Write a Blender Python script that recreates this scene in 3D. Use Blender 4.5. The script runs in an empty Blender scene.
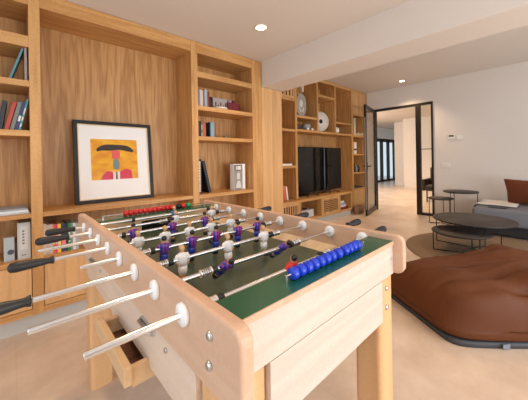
import bpy, bmesh, math, random
from mathutils import Vector, Matrix
random.seed(7)
S = bpy.context.scene
C = S.collection
PI = math.pi
R = math.radians

# ------------------------------------------------------------------ camera
F_PX, YAW, ROLL, CY, EYE = 271.2, R(47.18), R(-0.98), 160.4, 1.22
fw = Vector((math.cos(YAW), math.sin(YAW), 0))
rt = Vector((math.sin(YAW), -math.cos(YAW), 0))
up = Vector((0, 0, 1))
r2 = rt * math.cos(ROLL) + up * math.sin(ROLL)
u2 = up * math.cos(ROLL) - rt * math.sin(ROLL)
cam_d = bpy.data.cameras.new('camera')
cam = bpy.data.objects.new('camera', cam_d)
C.objects.link(cam)
cam.matrix_world = Matrix(((r2.x, u2.x, -fw.x, 0), (r2.y, u2.y, -fw.y, 0), (r2.z, u2.z, -fw.z, EYE), (0, 0, 0, 1)))
cam_d.sensor_width = 36
cam_d.lens = F_PX / 528 * 36
cam_d.shift_y = -(200 - CY) / 528
cam_d.clip_start = 0.02
S.camera = cam

# ------------------------------------------------------------------ world, lights, exposure
S.view_settings.view_transform = 'Standard'
S.view_settings.look = 'None'
S.view_settings.exposure = 0.12
S.view_settings.gamma = 1
S.view_settings.use_curve_mapping = False
W = bpy.data.worlds.new('sky')
S.world = W
W.use_nodes = True
W.node_tree.nodes['Background'].inputs[0].default_value = (0.72, 0.86, 1.0, 1)
W.node_tree.nodes['Background'].inputs[1].default_value = 1.0


def area(name, loc, target, sx, sy, power, col):
    d = bpy.data.lights.new(name, 'AREA')
    d.shape = 'RECTANGLE'; d.size = sx; d.size_y = sy; d.energy = power; d.color = col
    o = bpy.data.objects.new(name, d)
    C.objects.link(o)
    o.location = loc
    o.rotation_euler = (Vector(target) - Vector(loc)).to_track_quat('-Z', 'Y').to_euler()
    return o


def spot(name, loc, power, col, size=100, blend=0.6, target=None, rad=0.03):
    d = bpy.data.lights.new(name, 'SPOT')
    d.energy = power; d.color = col; d.spot_size = R(size); d.spot_blend = blend; d.shadow_soft_size = rad
    o = bpy.data.objects.new(name, d)
    C.objects.link(o)
    o.location = loc
    if target:
        o.rotation_euler = (Vector(target) - Vector(loc)).to_track_quat('-Z', 'Y').to_euler()
    return o


# daylight through the windows behind the camera and on the right-hand side
area('window_daylight', (-1.75, 0.3, 1.45), (2, 0.6, 0.9), 3.0, 2.1, 24, (0.88, 0.94, 1.0))
area('garden_daylight', (2.3, -3.3, 1.25), (2.5, 1.0, 0.9), 4.6, 2.3, 120, (0.90, 0.95, 1.0))
area('added_bounce_fill', (2.3, -3.35, 0.35), (1.9, 1.0, 2.4), 4.6, 0.9, 75, (1.0, 0.93, 0.84))  # added upward lamp, warms the ceiling in place of bounced light
area('hall_daylight', (9.2, 5.9, 2.2), (10.5, 3.0, 0.2), 3.0, 1.2, 95, (1.0, 0.88, 0.74))
WARM = (1.0, 0.70, 0.44)
for dx, dy, dz, pw in ((1.777, 1.928, 2.47, 34), (0.1, 1.5, 2.47, 40), (0.3, -0.7, 2.47, 34), (2.0, -0.7, 2.47, 34),
                       (5.952, 2.165, 2.78, 60), (4.1, 2.165, 2.78, 40), (4.1, 0.0, 2.78, 36), (7.6, 2.6, 2.78, 150), (9.8, 3.4, 2.78, 170)):
    spot('downlight_beam', (dx, dy, dz), pw, WARM, 118, 0.8)


# ------------------------------------------------------------------ materials
def sr(r, g, b):
    f = lambda c: (c / 255 / 12.92) if c / 255 <= 0.04045 else ((c / 255 + 0.055) / 1.055) ** 2.4
    return (f(r), f(g), f(b), 1)


_m = {}


def mat(name, col, rough=0.5, metal=0.0, bump=0.0, bscale=80, emis=None, spec=None, trans=0.0, var=0.0, coat=0.0):
    if name in _m:
        return _m[name]
    m = bpy.data.materials.new(name)
    m.use_nodes = True
    nt = m.node_tree; N = nt.nodes; L = nt.links
    b = N['Principled BSDF']
    b.inputs['Base Color'].default_value = col
    b.inputs['Roughness'].default_value = rough
    b.inputs['Metallic'].default_value = metal
    b.inputs['Coat Weight'].default_value = coat
    if spec is not None:
        b.inputs['Specular IOR Level'].default_value = spec
    if trans:
        b.inputs['Transmission Weight'].default_value = trans
    if emis:
        b.inputs['Emission Color'].default_value = emis[0]
        b.inputs['Emission Strength'].default_value = emis[1]
    if bump or var:
        tc = N.new('ShaderNodeTexCoord')
        n = N.new('ShaderNodeTexNoise')
        n.inputs['Scale'].default_value = bscale
        n.inputs['Detail'].default_value = 4
        L.new(tc.outputs['Object'], n.inputs['Vector'])
        if bump:
            bp = N.new('ShaderNodeBump')
            bp.inputs['Strength'].default_value = bump
            bp.inputs['Distance'].default_value = 0.01
            L.new(n.outputs['Fac'], bp.inputs['Height'])
            L.new(bp.outputs[0], b.inputs['Normal'])
        if var:
            mx = N.new('ShaderNodeMix'); mx.data_type = 'RGBA'
            mx.inputs['A'].default_value = tuple(c * (1 - var) for c in col[:3]) + (1,)
            mx.inputs['B'].default_value = tuple(min(1, c * (1 + var)) for c in col[:3]) + (1,)
            L.new(n.outputs['Fac'], mx.inputs['Factor'])
            L.new(mx.outputs['Result'], b.inputs['Base Color'])
    _m[name] = m
    return m


def wood(name, c1, c2, axis='Z', rough=0.45, scale=1.0, plank=0.0, contrast=1.0, spec=0.4):
    """veneer: long streaks along `axis`, soft cathedral rings, fine pores; plank = strip width across X"""
    if name in _m:
        return _m[name]
    m = bpy.data.materials.new(name); m.use_nodes = True
    nt = m.node_tree; N = nt.nodes; L = nt.links
    b = N['Principled BSDF']
    b.inputs['Roughness'].default_value = rough
    b.inputs['Specular IOR Level'].default_value = spec
    tc = N.new('ShaderNodeTexCoord')
    oi = N.new('ShaderNodeObjectInfo')
    add = N.new('ShaderNodeVectorMath'); add.operation = 'MULTIPLY_ADD'
    cmb = N.new('ShaderNodeCombineXYZ')
    for i in range(3):
        L.new(oi.outputs['Random'], cmb.inputs[i])
    add.inputs[1].default_value = (7, 11, 5)
    L.new(cmb.outputs[0], add.inputs[0])
    L.new(tc.outputs['Object'], add.inputs[2])
    vec = add.outputs[0]
    if plank:
        sx = N.new('ShaderNodeSeparateXYZ'); L.new(vec, sx.inputs[0])
        dv = N.new('ShaderNodeMath'); dv.operation = 'DIVIDE'; dv.inputs[1].default_value = plank
        L.new(sx.outputs['X'], dv.inputs[0])
        fl = N.new('ShaderNodeMath'); fl.operation = 'FLOOR'; L.new(dv.outputs[0], fl.inputs[0])
        wn = N.new('ShaderNodeTexWhiteNoise'); wn.noise_dimensions = '1D'; L.new(fl.outputs[0], wn.inputs['W'])
        a2 = N.new('ShaderNodeVectorMath'); a2.operation = 'MULTIPLY_ADD'
        a2.inputs[1].default_value = (3, 3, 9)
        L.new(wn.outputs['Color'], a2.inputs[0]); L.new(vec, a2.inputs[2])
        vec = a2.outputs[0]
    mp = N.new('ShaderNodeMapping')
    lo, hi = 1.1 * scale, 14.0 * scale
    mp.inputs['Scale'].default_value = {'X': (lo, hi, hi), 'Y': (hi, lo, hi), 'Z': (hi, hi, lo)}[axis]
    L.new(vec, mp.inputs['Vector'])
    n1 = N.new('ShaderNodeTexNoise'); n1.inputs['Scale'].default_value = 0.8; n1.inputs['Detail'].default_value = 2
    L.new(mp.outputs[0], n1.inputs['Vector'])
    mul = N.new('ShaderNodeMath'); mul.operation = 'MULTIPLY'; mul.inputs[1].default_value = 26
    L.new(n1.outputs['Fac'], mul.inputs[0])
    sn = N.new('ShaderNodeMath'); sn.operation = 'SINE'; L.new(mul.outputs[0], sn.inputs[0])
    mr = N.new('ShaderNodeMapRange'); mr.inputs['From Min'].default_value = -1
    L.new(sn.outputs[0], mr.inputs['Value'])
    mp2 = N.new('ShaderNodeMapping')
    mp2.inputs['Scale'].default_value = tuple((4 if v == lo else 110) * scale for v in mp.inputs['Scale'].default_value)
    L.new(vec, mp2.inputs['Vector'])
    n2 = N.new('ShaderNodeTexNoise'); n2.inputs['Scale'].default_value = 1.0; n2.inputs['Detail'].default_value = 3
    L.new(mp2.outputs[0], n2.inputs['Vector'])
    m1 = N.new('ShaderNodeMath'); m1.operation = 'MULTIPLY'; m1.inputs[1].default_value = 0.45 * contrast
    L.new(mr.outputs[0], m1.inputs[0])
    m2 = N.new('ShaderNodeMath'); m2.operation = 'MULTIPLY_ADD'; m2.inputs[1].default_value = 0.9 * contrast
    L.new(n2.outputs['Fac'], m2.inputs[0]); L.new(m1.outputs[0], m2.inputs[2])
    mx = N.new('ShaderNodeMix'); mx.data_type = 'RGBA'
    mx.inputs['A'].default_value = c1; mx.inputs['B'].default_value = c2
    L.new(m2.outputs[0], mx.inputs['Factor'])
    res = mx.outputs['Result']
    if plank:
        hv = N.new('ShaderNodeHueSaturation')
        mr2 = N.new('ShaderNodeMapRange'); mr2.inputs['To Min'].default_value = 0.86; mr2.inputs['To Max'].default_value = 1.1
        L.new(wn.outputs['Value'], mr2.inputs['Value']); L.new(mr2.outputs[0], hv.inputs['Value'])
        L.new(res, hv.inputs['Color']); res = hv.outputs[0]
    L.new(res, b.inputs['Base Color'])
    bp = N.new('ShaderNodeBump'); bp.inputs['Strength'].default_value = 0.12; bp.inputs['Distance'].default_value = 0.002
    L.new(n2.outputs['Fac'], bp.inputs['Height']); L.new(bp.outputs[0], b.inputs['Normal'])
    _m[name] = m
    return m


OL, OD = sr(222, 174, 114), sr(184, 132, 76)
oakZ = wood('oak_upright', OL, OD, 'Z')
oakX = wood('oak_shelf', OL, OD, 'X')
oakB = wood('oak_back_veneer', sr(222, 174, 116), sr(166, 114, 62), 'Z', plank=0.30, scale=1.25, contrast=.9)
oakP = wood('oak_door_veneer', sr(226, 180, 126), sr(196, 146, 94), 'Z', plank=0.11, scale=1.0, contrast=0.7)
BL, BD = sr(218, 184, 157), sr(198, 159, 132)
beechY = wood('beech_board', BL, BD, 'Y', rough=0.35, contrast=0.7)
beechZ = wood('beech_leg', sr(230, 186, 138), sr(208, 158, 108), 'Z', rough=0.35, contrast=0.7)
birchX = wood('birch_panel_front', sr(220, 207, 196), sr(200, 183, 169), 'X', rough=0.45, contrast=0.8)
birchY = wood('birch_panel_side', sr(232, 212, 194), sr(212, 188, 166), 'Y', rough=0.45, contrast=0.8)
walnut = wood('dark_inner_wood', sr(120, 78, 50), sr(86, 52, 32), 'X')
blackwood = wood('charcoal_stained_top', sr(66, 60, 58), sr(46, 41, 40), 'Y', rough=0.5, contrast=0.8)
white_paint = mat('white_wall_paint', sr(226, 220, 214), 0.85, bump=0.03, bscale=160)
ceil_paint = mat('white_ceiling_paint', sr(228, 220, 212), 0.9)
black_metal = mat('black_steel', sr(34, 31, 30), 0.4, 0.6)
bronze = mat('dark_bronze_frame', sr(52, 46, 42), 0.38, 0.5)
chrome = mat('polished_steel', (0.78, 0.79, 0.81, 1), 0.24, 1.0)
zinc = mat('zinc_bolt', (0.6, 0.63, 0.64, 1), 0.3, 1.0)
rubber = mat('black_rubber', sr(26, 27, 31), 0.45)
nylon = mat('white_nylon', sr(238, 240, 242), 0.3)
black_plastic = mat('black_plastic', sr(20, 20, 22), 0.25)
screen_m = mat('tv_glass', sr(8, 9, 11), 0.05, spec=.45)
steelgrey = mat('grey_plinth', sr(196, 192, 186), 0.55)


def glass_mat(name, tint=(1, 1, 1, 1), rough=0.0, ior=1.5):
    m = bpy.data.materials.new(name); m.use_nodes = True
    nt = m.node_tree; N = nt.nodes; L = nt.links
    N.clear()
    out = N.new('ShaderNodeOutputMaterial')
    tr = N.new('ShaderNodeBsdfTransparent'); tr.inputs[0].default_value = tint
    gl = N.new('ShaderNodeBsdfGlossy'); gl.inputs['Roughness'].default_value = rough
    fr = N.new('ShaderNodeFresnel'); fr.inputs['IOR'].default_value = ior
    mx = N.new('ShaderNodeMixShader')
    ge = N.new('ShaderNodeNewGeometry'); inv = N.new('ShaderNodeMath'); inv.operation = 'SUBTRACT'; inv.inputs[0].default_value = 1
    L.new(ge.outputs['Backfacing'], inv.inputs[1])
    ml = N.new('ShaderNodeMath'); ml.operation = 'MULTIPLY'; L.new(inv.outputs[0], ml.inputs[0]); L.new(fr.outputs[0], ml.inputs[1])
    L.new(ml.outputs[0], mx.inputs[0]); L.new(tr.outputs[0], mx.inputs[1]); L.new(gl.outputs[0], mx.inputs[2])
    L.new(mx.outputs[0], out.inputs[0])
    return m


museum_glass = glass_mat('museum_glass', (.99, .99, .99, 1), 0.0, 1.18)
pane = glass_mat('clear_pane', (0.97, 0.98, 0.97, 1))


def floor_mat():
    m = bpy.data.materials.new('honed_limestone_floor'); m.use_nodes = True
    nt = m.node_tree; N = nt.nodes; L = nt.links; b = N['Principled BSDF']
    tc = N.new('ShaderNodeTexCoord')
    n = N.new('ShaderNodeTexNoise'); n.inputs['Scale'].default_value = 2.2; n.inputs['Detail'].default_value = 9; n.inputs['Roughness'].default_value = 0.65
    L.new(tc.outputs['Object'], n.inputs['Vector'])
    cr = N.new('ShaderNodeValToRGB')
    cr.color_ramp.elements[0].position = 0.35; cr.color_ramp.elements[0].color = sr(200, 178, 158)
    cr.color_ramp.elements[1].position = 0.68; cr.color_ramp.elements[1].color = sr(228, 210, 192)
    L.new(n.outputs['Fac'], cr.inputs[0])
    br = N.new('ShaderNodeTexBrick')
    br.inputs['Scale'].default_value = 1.0; br.offset = 0.0
    br.inputs['Brick Width'].default_value = 1.2; br.inputs['Row Height'].default_value = 1.2
    br.inputs['Mortar Size'].default_value = 0.003
    br.inputs['Color1'].default_value = (1, 1, 1, 1); br.inputs['Color2'].default_value = (0.97, 0.97, 0.97, 1)
    br.inputs['Mortar'].default_value = (0.93, 0.92, 0.91, 1)
    L.new(tc.outputs['Object'], br.inputs['Vector'])
    mx = N.new('ShaderNodeMix'); mx.data_type = 'RGBA'; mx.blend_type = 'MULTIPLY'; mx.inputs['Factor'].default_value = 1
    L.new(cr.outputs[0], mx.inputs['A']); L.new(br.outputs['Color'], mx.inputs['B'])
    L.new(mx.outputs['Result'], b.inputs['Base Color'])
    b.inputs['Roughness'].default_value = 0.3
    n2 = N.new('ShaderNodeTexNoise'); n2.inputs['Scale'].default_value = 30; n2.inputs['Detail'].default_value = 5
    L.new(tc.outputs['Object'], n2.inputs['Vector'])
    mr = N.new('ShaderNodeMapRange'); mr.inputs['To Min'].default_value = 0.22; mr.inputs['To Max'].default_value = 0.42
    L.new(n2.outputs['Fac'], mr.inputs['Value']); L.new(mr.outputs[0], b.inputs['Roughness'])
    return m


# ------------------------------------------------------------------ mesh helpers
ORG = {}


class MB:
    def __init__(s):
        s.bm = bmesh.new(); s.mi = 0

    def _f(s, vs):
        try:
            f = s.bm.faces.new(vs); f.material_index = s.mi; return f
        except ValueError:
            return None

    def mtl(s, i):
        s.mi = i; return s

    def box(s, x0, x1, y0, y1, z0, z1, rot=None, piv=None):
        if x0 > x1: x0, x1 = x1, x0
        if y0 > y1: y0, y1 = y1, y0
        if z0 > z1: z0, z1 = z1, z0
        P = [(x0, y0, z0), (x1, y0, z0), (x1, y1, z0), (x0, y1, z0), (x0, y0, z1), (x1, y0, z1), (x1, y1, z1), (x0, y1, z1)]
        if rot is not None:
            pv = Vector(piv); P = [rot @ (Vector(p) - pv) + pv for p in P]
        v = [s.bm.verts.new(p) for p in P]
        for q in ((3, 2, 1, 0), (4, 5, 6, 7), (0, 1, 5, 4), (1, 2, 6, 5), (2, 3, 7, 6), (3, 0, 4, 7)):
            s._f([v[i] for i in q])
        return s

    def rings(s, rings, cap=True, closed=False, smooth=True):
        vr = [[s.bm.verts.new(p) for p in r] for r in rings]
        n = len(vr[0])
        prs = list(zip(vr[:-1], vr[1:])) + ([(vr[-1], vr[0])] if closed else [])
        for a, b in prs:
            for i in range(n):
                f = s._f([a[i], a[(i + 1) % n], b[(i + 1) % n], b[i]])
                if f: f.smooth = smooth
        if cap and not closed:
            s._f(list(reversed(vr[0]))); s._f(vr[-1])
        return s

    def tube(s, pts, r, seg=10, closed=False, cap=True):
        pts = [Vector(p) for p in pts]
        rs = r if isinstance(r, (list, tuple)) else [r] * len(pts)
        out = []; n = len(pts); prev = None
        for i, p in enumerate(pts):
            if closed:
                t = (pts[(i + 1) % n] - pts[i - 1])
            else:
                t = pts[min(i + 1, n - 1)] - pts[max(i - 1, 0)]
            t.normalize()
            if prev is None:
                a = Vector((0, 0, 1)) if abs(t.z) < 0.9 else Vector((1, 0, 0))
                u = t.cross(a).normalized()
            else:
                u = (prev - t * prev.dot(t)).normalized()
            prev = u; w = t.cross(u)
            out.append([p + (u * math.cos(k * 2 * PI / seg) + w * math.sin(k * 2 * PI / seg)) * rs[i] for k in range(seg)])
        return s.rings(out, cap, closed)

    def lathe(s, prof, c=(0, 0, 0), axis='Z', seg=20, sx=1, sy=1):
        """prof: (r, h) pairs along axis"""
        c = Vector(c); out = []
        for r, h in prof:
            ring = []
            for k in range(seg):
                a, b = r * sx * math.cos(k * 2 * PI / seg), r * sy * math.sin(k * 2 * PI / seg)
                p = {'Z': (a, b, h), 'X': (h, a, b), 'Y': (b, h, a)}[axis]
                ring.append(c + Vector(p))
            out.append(ring)
        return s.rings(out)

    def prism(s, poly, d0, d1, axis='X'):
        """poly: 2D points in the other two axes, extruded from d0 to d1"""
        mk = {'X': lambda d, p: (d, p[0], p[1]), 'Y': lambda d, p: (p[0], d, p[1]), 'Z': lambda d, p: (p[0], p[1], d)}[axis]
        return s.rings([[mk(d0, p) for p in poly], [mk(d1, p) for p in poly]], smooth=False)

    def sphere(s, c, r, sc=(1, 1, 1), seg=14, ring=9):
        c = Vector(c); out = []
        for i in range(ring + 1):
            th = PI * (0.04 + 0.92 * i / ring)
            out.append([c + Vector((r * sc[0] * math.sin(th) * math.cos(k * 2 * PI / seg), r * sc[1] * math.sin(th) * math.sin(k * 2 * PI / seg), -r * sc[2] * math.cos(th))) for k in range(seg)])
        return s.rings(out)

    def build(s, name, mats, parent=None, org=None, bevel=0, seg=2, subsurf=0):
        if org is None:
            org = ORG.get(parent.name, Vector((0, 0, 0))) if parent else Vector((0, 0, 0))
        org = Vector(org)
        bmesh.ops.recalc_face_normals(s.bm, faces=s.bm.faces)
        for v in s.bm.verts: v.co -= org
        me = bpy.data.meshes.new(name); s.bm.to_mesh(me); s.bm.free()
        for m in (mats if isinstance(mats, (list, tuple)) else [mats]): me.materials.append(m)
        o = bpy.data.objects.new(name, me); C.objects.link(o)
        if parent: o.parent = parent
        else: o.location = org
        ORG[o.name] = org
        if bevel:
            b = o.modifiers.new('bevel', 'BEVEL'); b.width = bevel; b.segments = seg; b.limit_method = 'ANGLE'; b.angle_limit = R(50)
        if subsurf:
            b = o.modifiers.new('sub', 'SUBSURF'); b.levels = subsurf; b.render_levels = subsurf
        return o


def thing(name, label, cat, loc=(0, 0, 0), group=None):
    o = bpy.data.objects.new(name, None); C.objects.link(o)
    o.location = loc; o['label'] = label; o['category'] = cat
    o.empty_display_size = 0.05
    if group: o['group'] = group
    ORG[o.name] = Vector(loc)
    return o


def tag(o, label, cat, group=None):
    o['label'] = label; o['category'] = cat
    if group: o['group'] = group
    return o


def struct(o):
    o['kind'] = 'structure'; return o


# ------------------------------------------------------------------ the room
FX = 6.40          # end wall with the glass door
ZL, ZR = 2.505, 2.82   # ceiling heights left and right of the beam
struct(MB().box(-1.75, 17.5, -3.25, 8.5, -0.1, 0).build('floor', floor_mat(), org=(0, 0, 0)))
struct(MB().box(-1.7, 2.40, -3.2, 3.2, ZL, ZL + 0.1).build('ceiling', ceil_paint, org=(0, 0, ZL)))
struct(MB().box(2.79, FX + .12, -3.2, 3.7, ZR, ZR + 0.1).build('ceiling_lounge', ceil_paint, org=(0, 0, ZR)))
struct(MB().box(2.40, 2.79, -3.2, 3.6, 2.18, 2.95).build('ceiling_beam', ceil_paint, org=(2.4, 0, 2.18), bevel=.004))
struct(MB().box(-1.7, 2.40, 3.0, 3.1, 0, 2.6).build('wall_back', white_paint, org=(0, 3, 0)))
struct(MB().box(2.40, FX, 3.55, 3.65, 0, 2.95).build('wall_back_lounge', white_paint, org=(2.4, 3.55, 0)))
# end wall with opening Y 1.77..2.96, Z 0..2.38
w = MB()
DY0, DY1, DZ = 1.73, 2.965, 2.385
w.box(FX, FX + .12, -3.2, DY0, 0, 2.95); w.box(FX, FX + .12, DY1, 3.7, 0, 2.95); w.box(FX, FX + .12, DY0, DY1, DZ, 2.95)
struct(w.build('wall_end', white_paint, org=(FX, 0, 0)))
# wall behind the camera with one window, wall on the right with a wide one
w = MB()
w.box(-1.7, -1.6, -3.2, -1.2, 0, 2.6); w.box(-1.7, -1.6, 1.8, 3.1, 0, 2.6); w.box(-1.7, -1.6, -1.2, 1.8, 0, .4); w.box(-1.7, -1.6, -1.2, 1.8, 2.35, 2.6)
struct(w.build('wall_left', white_paint, org=(-1.65, 0, 0)))
w = MB()
w.box(-1.7, 0, -3.2, -3.1, 0, 2.95); w.box(4.6, FX + .1, -3.2, -3.1, 0, 2.95); w.box(0, 4.6, -3.2, -3.1, 0, .1); w.box(0, 4.6, -3.2, -3.1, 2.35, 2.95)
struct(w.build('wall_right', white_paint, org=(0, -3.15, 0)))
w = MB()
for y in (-1.2, 0.28, 1.75): w.box(-1.68, -1.62, y, y + .05, .4, 2.35)
w.box(-1.68, -1.62, -1.2, 1.8, .4, .46); w.box(-1.68, -1.62, -1.2, 1.8, 2.29, 2.35)
struct(w.build('window_1', bronze, org=(-1.65, 0, .4)))
w = MB()
for x in (0, 1.5, 3.03, 4.55): w.box(x, x + .05, -3.18, -3.12, .1, 2.35)
w.box(0, 4.6, -3.18, -3.12, .1, .16); w.box(0, 4.6, -3.18, -3.12, 2.29, 2.35)
struct(w.build('window_2', bronze, org=(2.3, -3.15, .1)))
struct(MB().box(FX - .012, FX, -3.1, DY0, 0, .07).build('baseboard_end', steelgrey, org=(FX, 0, 0)))

# hall beyond the door
hall = mat('hall_wall_paint', sr(232, 224, 216), 0.85)
struct(MB().box(11.85, 12.3, -1.0, 4.3, 0, 3.0).build('wall_hall', hall, org=(11.9, 2, 0)))
struct(MB().box(12.6, 13.0, 4.3, 4.95, 0, 3.0).build('wall_hall_column', hall, org=(12.6, 4.6, 0)))
w = MB()
w.box(FX, 12.35, 6.2, 6.35, 0, 2.9); w.box(12.35, 17.5, 6.2, 6.35, 2.25, 2.9); w.box(16.6, 17.5, 6.2, 6.35, 0, 2.9)
struct(w.build('wall_hall_far', hall, org=(12, 6.2, 0)))
struct(MB().box(17.3, 17.45, 3.0, 6.3, 0, 2.9).build('wall_hall_side', hall, org=(17.3, 4, 0)))
struct(MB().box(FX + .12, 17.5, -1.0, 6.35, 2.82, 2.92).build('ceiling_hall', ceil_paint, org=(10, 2, 2.82)))
struct(MB().box(FX + .12, 12, -1.1, -1.0, 0, 2.9).build('wall_hall_right', hall, org=(10, -1, 0)))
# far dark-framed folding glass doors in that wall
fd = MB()
for x in (12.40, 13.2, 14.0, 14.8, 15.6, 16.5): fd.box(x, x + .24, 6.17, 6.25, 0, 2.22)
fd.box(12.4, 16.76, 6.17, 6.25, 2.08, 2.24); fd.box(12.4, 16.63, 6.17, 6.25, 0, .1)
o = struct(fd.build('window_3', bronze, org=(14.5, 6.2, 0)))
MB().box(12.45, 16.55, 6.205, 6.215, .08, 2.14).build('window_pane', pane, o)
struct(MB().box(9, 19, 6.6, 14, -.12, -.02).build('terrace_floor', mat('pale_terrace', sr(205, 208, 210), .8), org=(14, 8, 0)))

# glass door assembly
dr = thing('door_1', 'dark steel framed glass door standing open beside the oak media cabinet', 'door', (FX, 2.5, 0))
del dr['category']; del dr['label']; dr['kind'] = 'structure'
fr = MB()
x0, x1 = FX - .03, FX + .05
fr.box(x0, x1, DY1 - .035, DY1, 0, DZ); fr.box(x0, x1, DY0, DY0 + .035, 0, DZ); fr.box(x0, x1, DY0 + .035, DY1 - .035, DZ - .05, DZ)
fr.box(x0, x1, 1.97, 2.06, 0, DZ - .05); fr.box(x0, x1, DY0 + .035, 1.97, 0, .05)
fr.box(x0 + .02, x1 - .02, DY0 + .035, 1.97, 1.395, 1.41)
fr.build('door_frame', bronze, dr, bevel=.003)
MB().box(FX + .005, FX + .013, DY0 + .03, 1.98, .045, DZ - .045).build('side_pane', pane, dr)
# leaf, swung into the room
hx, hy = FX - .035, 2.955
lx, ly = 5.47, 2.745
ang = math.atan2(ly - hy, lx - hx); LL = math.hypot(lx - hx, ly - hy)
lf = MB()
lf.box(0, .05, -.022, .022, .01, 2.37).box(LL - .06, LL, -.022, .022, .01, 2.37).box(.05, LL - .06, -.022, .022, 2.31, 2.37).box(.05, LL - .06, -.022, .022, .01, .1)
leaf = lf.build('door_leaf', bronze, dr, org=(0, 0, 0), bevel=.003)
leaf.location = (hx - FX, hy - 2.5, 0); leaf.rotation_euler = (0, 0, ang)
o = MB().box(.045, LL - .055, -.004, .004, .095, 2.315).build('door_pane', pane, leaf, org=(0, 0, 0))
h = MB()
for s in (-1, 1):
    h.tube([(LL - .05, s * .02, 1.06), (LL - .05, s * .065, 1.06)], .011)
    h.tube([(LL - .05, s * .065, 1.06), (LL - .18, s * .065, 1.06)], .011)
    h.box(LL - .065, LL - .035, s * .022, s * .028, .98, 1.14)
h.build('door_handle', black_metal, leaf, org=(0, 0, 0))
MB().box(LL, LL + .004, -.010, .010, .15, 2.1).build('edge_strip', zinc, leaf, org=(0, 0, 0))

# ------------------------------------------------------------------ oak bookcase (left)
PY = 2.60; BY = 2.96
bc = thing('bookcase', 'built-in oak bookcase with a wide picture alcove and shelves either side', 'bookcase', (0.9, PY, 0))
XL = -1.15
ups = [(XL, XL + .065), (.095, .16), (1.387, 1.462), (2.225, 2.386)]
for a, b in ups:
    MB().box(a, b, PY, BY, .12, ZL - .005).build('upright', oakZ, bc, bevel=.0015)
MB().box(XL, 2.386, BY, BY + .02, .1, ZL - .005).build('back_panel', oakB, bc)
def shelf(par, xa, xb, z0, z1, ya=PY + .004, yb=BY):
    return MB().box(xa, xb, ya, yb, z0, z1).build('shelf', oakX, par, bevel=.0015)
for z0, z1 in ((2.075, 2.155), (1.785, 1.83), (1.425, 1.468)):
    shelf(bc, XL + .065, .095, z0, z1)
shelf(bc, XL + .065, .095, .83, .862)
shelf(bc, .16, 1.387, .828, .862)
for z0, z1 in ((2.13, 2.19), (1.775, 1.822), (1.45, 1.492), (.822, .86)):
    shelf(bc, 1.462, 2.225, z0, z1)
for a, b in ((XL + .065, .095), (.16, 1.387), (1.462, 2.225)):
    shelf(bc, a, b, .495, .53)
    MB().box(a, b, PY + .004, BY, 2.385, ZL - .005).build('top_rail', oakX, bc, bevel=.0015)
    MB().box(a, b, PY + .004, BY, .12, .165).build('bottom_rail', oakX, bc, bevel=.0015)
doors = [(-1.08, -.5), (-.494, .091), (.164, .77), (.776, 1.383), (1.466, 2.221)]
for a, b in doors:
    MB().box(a, b, PY + .003, PY + .023, .17, .491).build('cabinet_door', oakP, bc, bevel=.0015)
MB().box(XL, 2.386, PY + .05, PY + .07, 0, .12).build('plinth', steelgrey, bc)

tc = thing('tall_cabinet', 'tall flush oak cupboard door panel under the ceiling beam', 'cupboard', (2.58, PY, 0))
MB().box(2.388, 2.765, PY + .02, 3.5, .1, 2.178).build('body', oakZ, tc)
for a, b in ((2.389, 2.575), (2.578, 2.764)):
    MB().box(a, b, PY + .001, PY + .02, .1, 2.176).build('door', oakP, tc, bevel=.001)
MB().box(2.388, 2.765, PY + .05, PY + .07, 0, .1).build('plinth', steelgrey, tc)

# ------------------------------------------------------------------ media cabinet (right)
MY, MBY, BYF = 3.15, 3.52, 3.05
mc = thing('media_cabinet', 'built-in oak media wall with open niches around the television', 'cabinet', (4.6, MY, 0))
MT = 2.812
def mup(a, b, z0, z1, ya=MY): MB().box(a, b, ya, MBY, z0, z1).build('upright', oakZ, mc, bevel=.0015)
mup(2.80, 2.83, .52, MT); mup(3.69, 3.745, .52, MT); mup(4.345, 4.385, 1.775, MT); mup(4.96, 5.01, 1.775, MT); mup(5.64, 5.71, .1, MT); mup(6.33, 6.385, .1, MT)
MB().box(2.80, 6.385, MBY, MBY + .02, .1, MT).build('back_panel', oakB, mc)
def mshelf(a, b, z0, z1, ya=MY + .004): return MB().box(a, b, ya, MBY, z0, z1).build('shelf', oakX, mc, bevel=.0015)
MB().box(2.83, 6.33, MY + .004, MBY, MT - .06, MT).build('top_rail', oakX, mc, bevel=.0015)
mshelf(2.83, 3.69, 2.26, 2.31); mshelf(2.83, 3.69, 1.72, 1.762); mshelf(2.83, 3.69, 1.075, 1.12)
mshelf(3.745, 5.64, 1.735, 1.775)
mshelf(3.745, 4.345, 1.985, 2.03); mshelf(4.385, 4.96, 2.45, 2.50); mshelf(5.01, 5.64, 1.975, 2.015)
mshelf(5.71, 6.33, 2.225, 2.27); mshelf(5.71, 6.33, 1.725, 1.765); mshelf(5.71, 6.33, 1.30, 1.337); mshelf(5.71, 6.33, .87, .908); mshelf(5.71, 6.33, .495, .535)
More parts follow.
